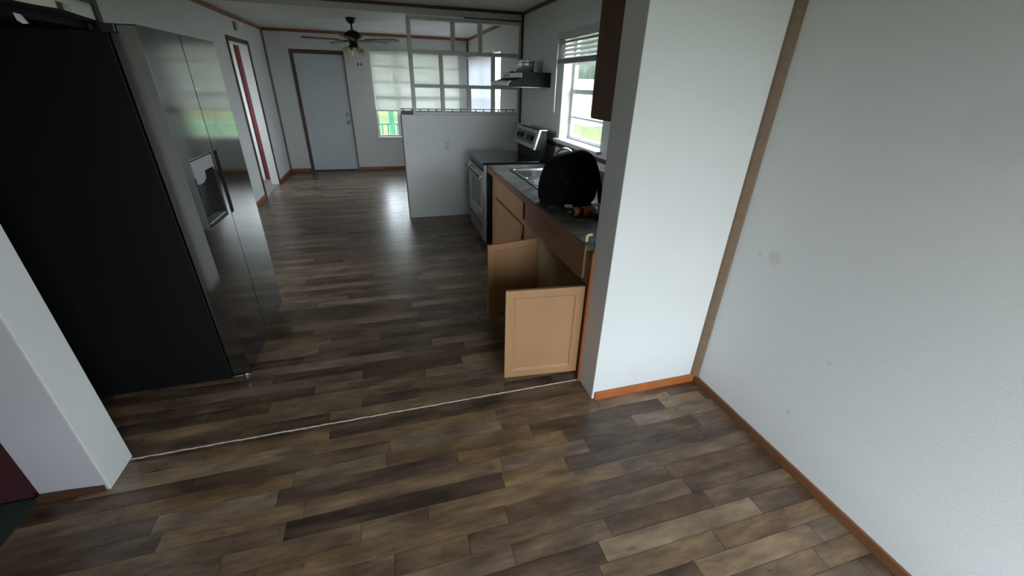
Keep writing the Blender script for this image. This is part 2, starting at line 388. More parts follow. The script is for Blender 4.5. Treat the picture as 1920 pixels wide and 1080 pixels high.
# far wall with door opening and window
DF = (-1.425, -.600, 2.04); WF = (-.13, 1.50, .63, 2.12)
mb = MB()
mb.box(-3.6, DF[0], FW, FW+.12, 0, CE); mb.box(DF[0], DF[1], FW, FW+.12, DF[2], CE); mb.box(DF[1], WF[0], FW, FW+.12, 0, CE)
mb.box(WF[0], WF[1], FW, FW+.12, 0, WF[2]); mb.box(WF[0], WF[1], FW, FW+.12, WF[3], CE); mb.box(WF[1], XR, FW, FW+.12, 0, CE)
struct('wall_far', mb, M_far, 'scuffed white far wall of the living room holding the entry door', 'wall')
# left wall with two doorways
D1 = (6.97, 7.90, 2.07); D2 = (3.25, 4.05, 2.07); XI = XL-.11
mb = MB()
mb.box(XI, XL, S1, D2[0], 0, CE); mb.box(XI, XL, D2[0], D2[1], D2[2], CE); mb.box(XI, XL, D2[1], D1[0], 0, CE)
mb.box(XI, XL, D1[0], D1[1], D1[2], CE); mb.box(XI, XL, D1[1], FW, 0, CE)
struct('wall_left', mb, M_wall, 'white left wall behind the refrigerator with two doorways', 'wall')
# rooms behind the left wall
def hole_wall_x(x0, x1, y0, y1, hy0, hy1, hz0, hz1, mb):
    mb.box(x0, x1, y0, hy0, 0, CE); mb.box(x0, x1, hy1, y1, 0, CE); mb.box(x0, x1, hy0, hy1, 0, hz0); mb.box(x0, x1, hy0, hy1, hz1, CE)
mb = MB(); hole_wall_x(-3.62, -3.5, S1, 5.45, 3.0, 4.4, .95, 2.05, mb); hole_wall_x(-3.62, -3.5, 5.45, FW, 6.5, 7.9, .95, 2.05, mb); mb.box(-3.62, -3.5, BY-.12, S1, 0, CE)
struct('wall_hall_outer', mb, M_cream, 'cream outer wall of the rooms beyond the left doorways', 'wall')
struct('wall_hall', bx(-3.5, -2.745, 5.45, 5.55, 0, CE), M_cream, 'bright cream wall glimpsed above the refrigerator through a doorway', 'wall')
struct('wall_hall_end', bx(-2.745, XI, 5.46, 5.55, 0, CE), M_pink, 'pinkish grey wall glimpsed above the refrigerator through a doorway', 'wall')
struct('trim_2', bx(-2.755, -2.728, 5.43, 5.46, 0, CE), M_trimd, 'dark strip between the cream and pinkish walls seen above the refrigerator', 'trim')
mb = bx(-2.152, XI, 8.30, 8.4, 0, CE); struct('wall_maroon', mb, M_maroon, 'maroon wall seen as a thin strip through the living room doorway', 'wall')
struct('wall_hall_white', bx(-3.5, -2.152, 8.28, 8.4, 0, CE), M_wall, 'white wall edge beside the maroon strip inside the living room doorway', 'wall')
struct('wall_side_room', bx(-3.5, -1.603, 1.674, 1.80, 0, CE), M_maroon_shade, 'maroon wall of the side room left of the near stub, its shade put into the colour', 'wall')
# dining area walls
mb = MB(); mb.box(DX-.11, DX, BY, .95, 0, CE); mb.box(DX-.11, DX, .95, S0+.04, 2.07, CE)
struct('wall_dining_left', mb, M_wall, 'white left wall of the dining area with a doorway to the side room', 'wall')
WB = (.12, 1.62, .2, 2.1)
mb = MB(); mb.box(-3.6, WB[0], BY-.12, BY, 0, CE); mb.box(WB[1], XR, BY-.12, BY, 0, CE); mb.box(WB[0], WB[1], BY-.12, BY, 0, WB[2]); mb.box(WB[0], WB[1], BY-.12, BY, WB[3], CE)
struct('wall_back', mb, M_wall, 'white wall behind the camera with a wide window', 'wall')
# stubs of the removed wall
struct('wall_stub_right', bx(1.0, XR, S0, S1, 0, CE), M_wall, 'white wall stub at the end of the cabinets on the right', 'wall', .004)
mb = MB(); mb.prism([(-1.343, 1.637), (-1.343, 1.82), (XL, 1.82), (XL, 1.80), (-1.603, 1.80), (-1.595, 1.66)], 'z', 0, CE)
struct('wall_stub_left', mb, M_stub, 'grey wall stub with a paler end face beside the refrigerator at the left edge', 'wall', .004)
obj('end_board', bx(-1.343, -1.338, 1.637, 1.82, 0, CE), M_wall, bpy.data.objects['wall_stub_left'], .002)
struct('shading_header', bx(-1.343, 1.0, S0+.02, S1, 2.2, CE), M_wall, 'unseen white header added over the opening to shade the kitchen ceiling', 'wall')  # added out of view to keep light off the kitchen ceiling
# living room divider: header beam and half wall
struct('beam', bx(XL, XR, HW, HW+.10, 2.312, CE), M_post, 'white header beam crossing the ceiling between kitchen and living room', 'beam')
struct('wall_half', bx(.205, XR, HW, HW+.11, 0, 1.283), M_wall, 'white half wall behind the stove below the lattice', 'wall', .003)

# ------------------------------------------------------------------ trims and baseboards
def base_x(name, x0, x1, y, dy, h, mt, label): struct(name, bx(x0, x1, min(y, y+dy), max(y, y+dy), 0, h), mt, label, 'baseboard', .003)
def base_y(name, x, dx, y0, y1, h, mt, label): struct(name, bx(min(x, x+dx), max(x, x+dx), y0, y1, 0, h), mt, label, 'baseboard', .003)
base_y('baseboard_right', XR, -.014, BY, S0, .05, M_trimb, 'brown baseboard along the right wall of the dining area')
base_x('baseboard_stub_right', 1.012, XR-.014, S0, -.014, .052, M_orange, 'orange baseboard under the right wall stub')
base_x('baseboard_stub_left', -1.59, -1.352, 1.652, -.022, .032, M_trimd, 'brown baseboard at the foot of the left wall stub, darkened for shadow')  # dark tone stands in for shadow at the stub's foot
base_y('baseboard_left', XL, .014, 4.12, D1[0]-.06, .06, M_trim, 'brown baseboard along the left wall before the doorway')
base_y('baseboard_left_corner', XL, .014, D1[1]+.06, FW-.014, .06, M_trim, 'brown baseboard between the doorway and the far left corner')
base_x('baseboard_far_corner', XL, DF[0]-.055, FW, -.014, .06, M_trim, 'brown baseboard left of the entry door')
base_x('baseboard_far', DF[1]+.02, XR, FW, -.014, .06, M_trim, 'brown baseboard on the far wall under the window')
struct('trim_3', MB().prism([(XR, S0), (XR-.036, S0), (XR-.030, S0-.012), (XR-.010, S0-.034), (XR, S0-.036)], 'z', .05, CE), M_trimt, 'taupe corner strip where the right stub meets the right wall', 'trim')
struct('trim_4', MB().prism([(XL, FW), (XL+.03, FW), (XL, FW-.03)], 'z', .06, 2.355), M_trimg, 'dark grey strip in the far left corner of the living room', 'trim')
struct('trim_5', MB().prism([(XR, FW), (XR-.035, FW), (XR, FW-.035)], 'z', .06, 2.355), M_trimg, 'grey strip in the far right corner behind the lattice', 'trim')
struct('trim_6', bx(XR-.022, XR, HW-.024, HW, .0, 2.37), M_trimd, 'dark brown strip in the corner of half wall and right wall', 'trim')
struct('trim_7', bx(XL, XR, FW-.02, FW, 2.355, CE), M_trim, 'red brown ceiling trim along the far wall', 'trim', .003)
struct('trim_8', bx(XL, XL+.02, S1, FW-.02, 2.355, CE), M_trim, 'red brown ceiling trim along the left wall', 'trim', .003)
struct('trim_9', bx(XR-.02, XR, HW+.1, FW-.02, 2.355, CE), M_trim, 'red brown ceiling trim along the living room right wall', 'trim', .003)
struct('trim_10', bx(XL, XR, HW-.02, HW, 2.372, CE), M_trimd, 'dark brown ceiling trim across the front of the header beam', 'trim', .003)
struct('trim_11', bx(XR-.02, XR, S1, HW-.02, 2.368, CE), M_trimd, 'dark brown ceiling trim along the kitchen right wall', 'trim', .003)
struct('trim_12', bx(XR-.018, XR, S1, HW-.03, 1.075, 1.108), M_trimd, 'dark brown rail along the kitchen wall above the counter', 'trim', .003)
struct('trim_13', bx(.195, .205, HW-.004, HW+.112, 0, 1.283), M_trimg, 'thin grey edge strip on the open end of the half wall', 'trim')
struct('gap_shade', bx(1.0, XR, HW-.012, HW, 2.300, 2.313), M_trimd, 'thin dark strip in place of the shaded gap between lattice top and header beam', 'trim')  # solid dark strip painted in for the shade of the gap

# doorway casings (left wall)
def casing_x(name, label, x, dx, y0, y1, h, w, mt, jamb=True):
    t = thing(name, label, 'door casing', (x, (y0+y1)/2, 0), kind='structure')
    xa, xb = min(x, x+dx), max(x, x+dx)
    obj('side_casing', bx(xa, xb, y0-w, y0, 0, h+w), mt, t, .003); obj('side_casing', bx(xa, xb, y1, y1+w, 0, h+w), mt, t, .003)
    obj('head_casing', bx(xa, xb, y0, y1, h, h+w), mt, t, .003)
    j = .012
    obj('jamb', bx(XI-.005, x-.001, y0, y0+j, 0, h), M_wall, t); obj('jamb', bx(XI-.005, x-.001, y1-j, y1, 0, h), M_wall, t); obj('jamb', bx(XI-.005, x-.001, y0, y1, h-j, h), M_wall, t)
    return t
casing_x('door_2', 'open doorway with thin dark brown casing near the far left corner', XL, .014, D1[0], D1[1], D1[2], .055, M_trimd)
casing_x('door_3', 'doorway hidden behind the refrigerator with dark brown casing', XL, .014, D2[0], D2[1], D2[2], .06, M_trimd)
# entry door
t = thing('door_1', 'pale blue grey entry door with brown casing on the far wall', 'door', ((DF[0]+DF[1])/2, FW, 0), kind='structure')
mb = MB(); xs = [DF[0]+.012, -1.29, -1.04, -.985, -.735, DF[1]-.012]; zs = [.03, .20, .74, .86, 1.52, 1.62, 1.90, 2.025]
s_ = obj('door_slab', bx(DF[0]+.0105, DF[1]-.0105, FW+.012, FW+.055, .0225, 2.0395), M_door, t, .002)
for (a, b) in ((1, 2), (3, 4)):
    for (c, d) in ((1, 2), (3, 4), (5, 6)):
        x0, x1, z0, z1 = xs[a], xs[b], zs[c], zs[d]
        obj('panel', MB().add([(x0, FW+.012, z0), (x1, FW+.012, z0), (x1, FW+.012, z1), (x0, FW+.012, z1), (x0+.02, FW+.0105, z0+.02), (x1-.02, FW+.0105, z0+.02), (x1-.02, FW+.0105, z1-.02), (x0+.02, FW+.0105, z1-.02)],
            [(4, 5, 6, 7), (0, 1, 5, 4), (1, 2, 6, 5), (2, 3, 7, 6), (3, 0, 4, 7)]), M_door, s_)
obj('threshold', bx(DF[0], DF[1], FW-.02, FW+.10, 0, .022), M_black, t)
obj('side_casing', bx(DF[0]-.055, DF[0]+.004, FW-.016, FW, 0, DF[2]+.06), M_trimd, t, .003); obj('head_casing', bx(DF[0]+.004, DF[1]+.02, FW-.016, FW, DF[2]-.004, DF[2]+.06), M_trimd, t, .003)
obj('side_casing', bx(DF[1]-.008, DF[1]+.02, FW-.014, FW, 0, DF[2]-.004), M_trimt, t, .002)
obj('jamb', bx(DF[0], DF[0]+.01, FW, FW+.12, .02, DF[2]), M_wall, t); obj('jamb', bx(DF[1]-.01, DF[1], FW, FW+.12, .02, DF[2]), M_wall, t)
my = Matrix.Rotation(R(90), 3, 'X')
k = obj('door_knob', MB().lathe([(.026, 0), (.026, .006), (.010, .012), (.010, .03), (.024, .042), (.026, .052), (.018, .062), (0, .064)], -.672, FW+.012, 18, my, cz=.905), M_ss, t)
k = obj('deadbolt', MB().lathe([(.026, 0), (.026, .010), (.018, .016), (0, .017)], -.672, FW+.012, 18, my, cz=1.045), M_ss, t)

# ------------------------------------------------------------------ windows
def window_y(name, label, y0, y1, z0, z1, x, sashes, muntins_y=(), depth=.04):
    """window in an X-facing wall; glass plane at x; sashes: list of z rails; muntins: z values"""
    t = thing(name, label, 'window', (x, (y0+y1)/2, z0), kind='structure'); w = .035
    fr = MB(); fr.box(x-depth/2, x+depth/2, y0, y0+w, z0, z1); fr.box(x-depth/2, x+depth/2, y1-w, y1, z0, z1); fr.box(x-depth/2, x+depth/2, y0+w, y1-w, z0, z0+w); fr.box(x-depth/2, x+depth/2, y0+w, y1-w, z1-w, z1)
    obj('window_frame', fr, M_vinylw, t, .003)
    prev = z0+w
    for zr in sashes:
        obj('meeting_rail', bx(x-depth/2-.004, x+depth/2, y0+w, y1-w, zr-.02, zr+.02), M_vinylw, t, .003)
    lim = [z0+w]+[s for s in sashes]+[z1-w]
    for a, b in zip(lim[:-1], lim[1:]):
        lo = a+(.02 if a in sashes else 0); hi = b-(.02 if b in sashes else 0)
        obj('pane', bx(x-.002, x+.002, y0+w, y1-w, lo, hi), M_glass, t)
    for zm in muntins_y: obj('muntin', bx(x-.012, x-.003, y0+w, y1-w, zm-.009, zm+.009), M_vinylw, t)
    return t
wk = window_y('window_1', 'bright kitchen window in a deep white recess over the sink', WK[0], WK[1], WK[2], WK[3], XO-.03, (1.595,), (1.365, 1.83))
obj('window_sill', bx(XR-.045, XO-.05, WK[0]-.03, WK[1]+.05, WK[2]-.022, WK[2]+.004), M_wplas, wk, .004)
ws = window_y('window_2', 'living room side window seen through the lattice', WS[0], WS[1], WS[2], WS[3], XO-.03, (1.40,), (1.06, 1.73))
obj('mullion', bx(XO-.055, XO-.01, 7.58, 7.64, WS[2]+.035, WS[3]-.035), M_vinylw, ws)
for y, h0 in ((3.0, 0), (6.5, 0)):  # unseen windows added to let sky light into the rooms behind
    w_ = window_y('fill_window_5' if y == 3.0 else 'fill_window_6', 'unseen window added to light the room behind the '+('refrigerator' if y == 3.0 else 'living room doorway'), y, y+1.4, .95, 2.05, -3.56, (1.5,))
# far living-room window
t = thing('window_3', 'wide living room front window behind a roller shade', 'window', (.69, FW, WF[2]), kind='structure'); w = .035; yg = FW+.08
fr = MB(); fr.box(WF[0], WF[0]+w, yg-.02, yg+.02, WF[2], WF[3]); fr.box(WF[1]-w, WF[1], yg-.02, yg+.02, WF[2], WF[3]); fr.box(WF[0]+w, WF[1]-w, yg-.02, yg+.02, WF[2], WF[2]+w); fr.box(WF[0]+w, WF[1]-w, yg-.02, yg+.02, WF[3]-w, WF[3])
obj('window_frame', fr, M_vinylw, t, .003)
for i, (a, b) in enumerate(((WF[0]+w, .255), (.345, 1.03), (1.12, WF[1]-w))):
    obj('pane', bx(a, b, yg-.002, yg+.002, WF[2]+w, WF[3]-w), M_glass, t)
    for zm, hh in ((1.375, .028), (1.64, .012), (1.89, .014), (1.15, .010)): obj('muntin', bx(a, b, yg-.012, yg-.003, zm-hh, zm+hh), M_vinylw, t)
for a in ((.255, .345), (1.03, 1.12)): obj('mullion', bx(a[0], a[1], yg-.02, yg+.02, WF[2]+w, WF[3]-w), M_vinylw, t, .003)
obj('window_sill', bx(WF[0]-.015, WF[1]+.015, FW-.03, FW+.06, WF[2]-.02, WF[2]+.004), M_wplas, t, .003)
t = thing('window_4', 'wide window in the wall behind the camera', 'window', (.87, BY, WB[2]), kind='structure')
fr = MB(); fr.box(WB[0], WB[0]+.05, BY-.1, BY-.05, WB[2], WB[3]); fr.box(WB[1]-.05, WB[1], BY-.1, BY-.05, WB[2], WB[3]); fr.box(WB[0], WB[1], BY-.1, BY-.05, WB[2], WB[2]+.05); fr.box(WB[0], WB[1], BY-.1, BY-.05, WB[3]-.05, WB[3]); fr.box(.84, .90, BY-.1, BY-.05, WB[2], WB[3])
obj('window_frame', fr, M_vinylw, t, .003)
for a in ((WB[0]+.05, .84), (.90, WB[1]-.05)): obj('pane', bx(a[0], a[1], BY-.077, BY-.073, WB[2]+.05, WB[3]-.05), M_glass, t)

# roller shades
def curtain(name, label, mk, zt, zb, mt, mr, tube_pts, bar):
    t = thing(name, label, 'window shade', tuple(Vector(tube_pts[0])*.5+Vector(tube_pts[1])*.5))
    obj('roller', MB().tube(tube_pts, .018, 12), mr, t); obj('shade_fabric', mk, mt, t); obj('bottom_bar', bar, mr, t, .002)
    return t
curtain('roller_shade', 'sheer white roller shade pulled three quarters down over the front window', bx(-.118, 1.505, FW-.026, FW-.0255, 1.125, 2.13), 2.13, 1.12, M_shade, M_wplas,
        ((-.12, FW-.034, 2.135), (1.51, FW-.034, 2.135)), bx(-.12, 1.507, FW-.031, FW-.021, 1.108, 1.128))
curtain('roller_shade', 'white roller shade over the side window seen through the right lattice cells', bx(XR-.031, XR-.0305, 6.80, 8.88, .62, 2.06), 2.06, .9, M_shade2, M_wplas,
        ((XR-.038, 6.79, 2.07), (XR-.038, 8.89, 2.07)), bx(XR-.036, XR-.026, 6.79, 8.89, .605, .622))

# horizontal blind on the kitchen window
t = thing('window_blind', 'half raised white horizontal blind over the kitchen window', 'blind', (XR-.03, 3.66, 2.09))
by0, by1 = 3.12, 4.175
obj('head_rail', bx(XR-.055, XR-.002, by0, by1, 2.025, 2.085), M_blind, t, .004)
for i in range(5):
    z = 2.004-i*.034
    mx = Matrix.Translation((XR-.03, 0, z)) @ Matrix.Rotation(R(-36), 4, 'Y')
    sl = MB(); pr = [(-.024, 0), (-.012, .0022), (0, .003), (.012, .0022), (.024, 0), (.024, -.0014), (0, .0016), (-.024, -.0014)]
    v = [mx @ Vector((p[0], y, p[1])) for y in (by0+.01, by1-.012) for p in pr]
    sl.add(v, [tuple(range(7, -1, -1)), tuple(range(8, 16))]+[(k, (k+1) % 8, 8+(k+1) % 8, 8+k) for k in range(8)])
    obj('slat', sl, M_blind, t)
obj('bottom_rail', bx(XR-.054, XR-.006, by0+.01, by1-.01, 1.826, 1.848), M_blindg, t, .004)
stk = MB()
for i in range(5): stk.box(XR-.055, XR-.005, by0+.01, by1-.012, 1.8485+i*.0042, 1.8520+i*.0042)
s_ = obj('stacked_slats', stk, M_blindg, t)
for y in (3.3, 3.66, 4.02): obj('ladder_cord', MB().tube([(XR-.057, y, 1.83), (XR-.057, y, 2.03)], .0015, 5), M_wplas, t)
obj('tilt_wand', MB().tube([(XR-.062, 4.13, 2.03), (XR-.064, 4.132, 1.83), (XR-.060, 4.138, 1.40)], .0055, 8), M_wplas, t)

# ------------------------------------------------------------------ lattice divider
t = thing('lattice_divider', 'white open wooden lattice standing on the half wall', 'room divider', (1.0, HW+.05, 1.283))
ly0, ly1 = HW+.004, HW+.075
def post(x0, x1, z0, z1): obj('post', bx(x0, x1, ly0+.002, ly1-.002, z0, z1), M_post, t, .002)
def rail(z0, z1): obj('rail', bx(.390, 1.662, ly0, ly1, z0, z1), M_post, t, .002)
post(.345, .390, 1.284, 2.299); post(1.662, 1.705, 1.284, 2.299)
rail(2.262, 2.299); rail(1.932, 1.972); rail(1.580, 1.618); rail(1.284, 1.316)
for a, b in ((.845, .890), (1.165, 1.212)): post(a, b, 1.972, 2.262)
for a, b in ((.695, .735), (1.330, 1.372)): post(a, b, 1.618, 1.932)
for a, b in ((.695, .738), (1.020, 1.066), (1.330, 1.372)): post(a, b, 1.316, 1.580)
# gallery rail on the living-room side
t = thing('gallery_rail', 'low dark brown spindle rail along the half wall top behind the lattice', 'rail', (.95, HW+.14, 1.283))
obj('base_board', bx(.205, 1.68, HW+.085, HW+.11, 1.2835, 1.318), M_trimd, t, .002)
obj('top_rail', bx(.195, 1.68, HW+.085, HW+.105, 1.338, 1.347), M_trimd, t, .002)
for i in range(15):
    x = .24+i*.1; obj('spindle', MB().lathe([(.005, 1.318), (.008, 1.324), (.005, 1.328), (.008, 1.333), (.005, 1.338)], x, HW+.095, 8), M_trimd, t)

# wall fittings
t = thing('outlet', 'white wall outlet on the half wall left of the stove', 'outlet', (.745, HW, .92))
obj('cover_plate', bx(.708, .778, HW-.006, HW, .862, .978), M_post, t, .002)
for z in (.895, .945): obj('socket', bx(.727, .759, HW-.0085, HW-.006, z-.014, z+.014), M_trimp, t, .003)
t = thing('door_chime', 'small grey box high on the left wall above the doorway', 'door chime', (XL, 7.455, 2.27))
obj('cover', bx(XL, XL+.028, 7.40, 7.50, 2.215, 2.32), M_gplas, t, .004); obj('grille', bx(XL+.028, XL+.031, 7.415, 7.485, 2.24, 2.295), M_gplas, t, .001)

# ------------------------------------------------------------------ ceiling fan
FX, FY = -.297, 6.95
t = thing('ceiling_fan', 'dark five-blade ceiling fan with frosted light kit in the living room', 'ceiling fan', (FX, FY, CE))
obj('canopy', MB().lathe([(.066, 2.399), (.066, 2.388), (.058, 2.355), (.040, 2.335), (.018, 2.327), (0, 2.327)], FX, FY, 28), M_bronze, t)
obj('downrod', MB().tube([(FX, FY, 2.33), (FX, FY, 2.255)], .013, 12), M_bronze, t)
obj('motor_housing', MB().lathe([(0, 2.262), (.03, 2.258), (.055, 2.245), (.100, 2.225), (.122, 2.20), (.124, 2.175), (.105, 2.155), (.068, 2.142), (.062, 2.10), (.055, 2.085), (0, 2.085)], FX, FY, 32), M_bronze, t)
for k in range(5):
    a = R(191+72*k); rot = Matrix.Translation((FX, FY, 2.135)) @ Matrix.Rotation(a, 4, 'Z') @ Matrix.Rotation(R(-11), 4, 'X')
    bl = MB(); out = [(.20, -.052), (.60, -.068), (.648, -.055), (.66, -.03), (.66, .03), (.648, .055), (.60, .068), (.20, .052)]
    v = [rot @ Vector((x, y, z)) for z in (-.004, .004) for x, y in out]
    bl.add(v, [tuple(range(7, -1, -1)), tuple(range(8, 16))]+[(i, (i+1) % 8, 8+(i+1) % 8, 8+i) for i in range(8)])
    b = obj('blade', bl, M_blade, t)
    ir = MB(); out = [(.085, -.014), (.15, -.018), (.19, -.045), (.24, -.04), (.255, 0), (.24, .04), (.19, .045), (.15, .018), (.085, .014)]
    v = [rot @ Vector((x, y, z)) for z in (-.011, -.004) for x, y in out]; n9 = len(out)
    ir.add(v, [tuple(range(n9-1, -1, -1)), tuple(range(n9, 2*n9))]+[(i, (i+1) % n9, n9+(i+1) % n9, n9+i) for i in range(n9)])
    obj('blade_iron', ir, M_bronze, b)
lk = obj('light_kit', MB().lathe([(.05, 2.086), (.062, 2.075), (.06, 2.058), (.03, 2.045), (0, 2.044)], FX, FY, 24), M_bronze, t)
for k in range(4):
    a = R(35+90*k); tilt = Matrix.Rotation(a, 3, 'Z') @ Matrix.Rotation(R(180-52), 3, 'Y')
    c = Vector((FX+.055*math.cos(a), FY+.055*math.sin(a), 2.058))
    obj('lamp_socket', MB().lathe([(.018, 0), (.02, .02), (.02, .045)], c.x, c.y, 14, tilt, cz=c.z), M_bronze, lk)
    pr = [(.022, .035), (.03, .05), (.042, .075), (.050, .10), (.058, .118), (.055, .118), (.047, .10), (.039, .075), (.027, .05), (.019, .035)]
    obj('glass_shade', MB().lathe(pr, c.x, c.y, 18, tilt, cz=c.z), M_frost, lk)
for dx in (.055, .095):
    c = obj('pull_chain', MB().tube([(FX+dx-.03, FY-.02, 2.05), (FX+dx-.03, FY-.02, 1.855)], .0012, 5), M_ss, t)
    obj('chain_fob', MB().lathe([(.002, 1.862), (.010, 1.852), (.011, 1.835), (.006, 1.825), (0, 1.824)], FX+dx-.03, FY-.02, 10), M_bronze, c)

# ------------------------------------------------------------------ base cabinets, worktop, sink
CX = 1.0; CZ = .868
cab = thing('base_cabinet', 'oak sink base cabinet with its near pair of doors hanging open', 'cabinet', (1.35, 2.9, 0))
obj('side_panel', bx(CX+.02, 1.69, 1.805, 1.823, .0, CZ), M_oakin, cab)
obj('side_panel', bx(CX+.02, 1.69, 4.05, 4.07, .0, CZ), M_oak, cab)
obj('partition', bx(CX+.02, 1.66, 2.70, 2.715, .09, CZ), M_oakin, cab)
obj('back_panel', bx(1.66, 1.675, 1.823, 4.05, .09, CZ), M_oakin, cab)
obj('bottom_shelf', bx(CX+.02, 1.66, 1.823, 4.05, .045, .06), M_oakin, cab)
obj('toe_kick', bx(CX+.055, CX+.07, 1.85, 4.05, .0, .045), M_oakr, cab)
ff = obj('face_frame', MB().box(CX, CX+.02, 1.803, 1.85, 0, CZ).box(CX, CX+.02, 2.655, 2.99, .045, CZ).box(CX, CX+.02, 3.93, 4.075, .045, CZ)
    .box(CX, CX+.02, 2.99, 3.93, .845, CZ).box(CX, CX+.02, 2.99, 3.93, .625, .665).box(CX, CX+.02, 1.85, 2.655, .645, CZ).box(CX, CX+.02, 1.85, 2.655, .03, .06).box(CX, CX+.02, 2.99, 3.93, .03, .06), M_oak, cab)
ap = obj('false_drawer_front', bx(CX-.018, CX, 1.875, 2.93, .672, .838), M_apron, cab, .005)
st = obj('end_stile', bx(CX-.003, CX, 1.806, 1.85, 0, CZ-.002), M_oakr, cab)
def panel_door(mb_parent, name, y0, y1, z0, z1, mt, x=CX, fw_=.058):
    d = obj(name, MB().pocket_plate([y0, y0+fw_, y1-fw_, y1], [z0, z0+fw_, z1-fw_, z1], {(1, 1)}, 0, .018, -.008, 'x').__class__(), mt, mb_parent) if False else None
    mb = MB().pocket_plate([y0, y0+fw_, y1-fw_, y1], [z0, z0+fw_, z1-fw_, z1], {(1, 1)}, x-.019, x-.001, -.007, 'x', .012)
    return obj(name, mb, mt, mb_parent, .003)
dr = obj('drawer_front', bx(CX-.019, CX-.001, 3.015, 3.90, .672, .838), M_oak, cab, .006)
d1 = panel_door(cab, 'door', 3.46, 3.90, .05, .622, M_oak); d2 = panel_door(cab, 'door', 3.015, 3.452, .05, .622, M_oak)
# the two open doors: slab in local (u across, z) with recessed panel on the inside face
def open_door(hx, hy, ang, w, z0, z1, label):
    """hinge at (hx,hy); ang: direction of the free edge; both faces with frame and sunk panel"""
    c, s = math.cos(ang), math.sin(ang); u = Vector((c, s, 0)); nrm = Vector((-s, c, 0)); fwid = .05
    us = [0, fwid, w-fwid, w]; vs = [z0, z0+fwid, z1-fwid, z1]; mb = MB()
    def Q(a, z, d): return Vector((hx, hy, 0))+u*a+nrm*d+Vector((0, 0, z))
    for side, d0 in ((1, 0.0), (-1, .019)):
        for i in range(3):
            for j in range(3):
                a0, a1, b0, b1 = us[i], us[i+1], vs[j], vs[j+1]
                if (i, j) == (1, 1):
                    k = .005; dd = d0+side*.007
                    q = [Q(a0, b0, d0), Q(a1, b0, d0), Q(a1, b1, d0), Q(a0, b1, d0), Q(a0+k, b0+k, dd), Q(a1-k, b0+k, dd), Q(a1-k, b1-k, dd), Q(a0+k, b1-k, dd)]
                    mb.add(q, [(4, 5, 6, 7), (0, 1, 5, 4), (1, 2, 6, 5), (2, 3, 7, 6), (3, 0, 4, 7)])
                else: mb.add([Q(a0, b0, d0), Q(a1, b0, d0), Q(a1, b1, d0), Q(a0, b1, d0)], [(0, 1, 2, 3)])
    q = [Q(0, z0, 0), Q(w, z0, 0), Q(w, z1, 0), Q(0, z1, 0), Q(0, z0, .019), Q(w, z0, .019), Q(w, z1, .019), Q(0, z1, .019)]
    mb.add(q, [(0, 1, 5, 4), (1, 2, 6, 5), (2, 3, 7, 6), (3, 0, 4, 7)])
    d = obj('door', mb, M_oak, cab, .0015, 1); d['label'] = label
    for z in (z0+.08, z1-.035):
        hb = MB(); p = Q(.012, z, 0); hb.box(p.x-.015, p.x+.020, p.y-.014, p.y+.004, z-.022, z+.022); obj('hinge', hb, M_bronze, d, .003)
    return d
open_door(CX-.008, 1.850, math.atan2(.045, -.46)+0, .455, .048, .640, 'near open cabinet door standing square to the cabinet')
open_door(CX-.008, 2.668, math.atan2(-.085, -.40), .405, .048, .640, 'far open cabinet door')
# quarter round by the stub
struct('trim_15', bx(CX-.012, CX+.001, 1.785, 1.8025, 0, .86), M_orange, 'bright orange strip between the cabinet end and the right stub', 'trim', .003)
# worktop with sink cutout
wt = thing('worktop', 'dark mottled laminate worktop with oak front edge', 'worktop', (1.33, 2.9, CZ))
SX0, SX1, SY0, SY1 = 1.125, 1.565, 3.02, 3.80
top = MB()
top.box(.955, SX0, 1.805, 4.085, CZ+.001, .91); top.box(SX1, 1.705, 1.805, 4.085, CZ+.001, .91); top.box(SX0, SX1, 1.805, SY0, CZ+.001, .91); top.box(SX0, SX1, SY1, 4.085, CZ+.001, .91)
obj('slab', top, M_lam, wt)
obj('front_edge', bx(.947, .955, 1.805, 4.085, .845, .898), M_oakr, wt, .002); obj('edge_nosing', bx(.944, .955, 1.805, 4.085, .8985, .911), M_lam, wt, .003)
obj('end_edge', bx(.955, 1.0, 4.077, 4.085, .845, .868), M_oakr, wt)
obj('backsplash', bx(1.69, 1.709, 1.805, 4.085, .9105, 1.01), M_lam, wt, .003)
# sink
sk = thing('kitchen_sink', 'double bowl stainless sink set into the dark worktop', 'sink', (1.345, 3.41, .91))
mb = MB().pocket_plate([1.105, 1.145, 1.545, 1.605], [2.995, 3.04, 3.395, 3.43, 3.785, 3.83], {(1, 1), (1, 3)}, .9165, .9105, .16, 'z', .022)
s_ = obj('bowls', mb, M_sink, sk, .016, 3)
rimm = MB()
for a in ((3.03, 3.405), (3.42, 3.795)):
    pts = []
    for cx, cy, a0 in ((1.155, a[0]+.03, 180), (1.535, a[0]+.03, 270), (1.535, a[1]-.03, 0), (1.155, a[1]-.03, 90)):
        for q in range(5): th = R(a0+q*22.5); pts.append((cx+.028*math.cos(th), cy+.028*math.sin(th), .9165))
    pts.append(pts[0]); rimm.tube(pts, .0038, 6, False)
obj('faucet_deck', bx(1.548, 1.602, 3.33, 3.55, .9168, .9205), M_sink, sk, .001)
obj('bowl_rim', rimm, M_chrome, sk)
for y in (3.218, 3.608): obj('drain', MB().lathe([(.0, .7615), (.03, .7615), (.042, .759), (.045, .757)], 1.345, y, 20), M_gplas, sk)
fc = thing('faucet', 'chrome gooseneck faucet arching behind the black backpack', 'faucet', (1.58, 3.42, .917))
pts = [(1.58, 3.42, .93)]+[(1.58, 3.42, z) for z in (.97, 1.02)]
for q in range(0, 13):
    th = R(q*15); pts.append((1.485+.095*math.cos(th), 3.42, 1.055+.098*math.sin(th)))
pts += [(1.388, 3.42, 1.035)]
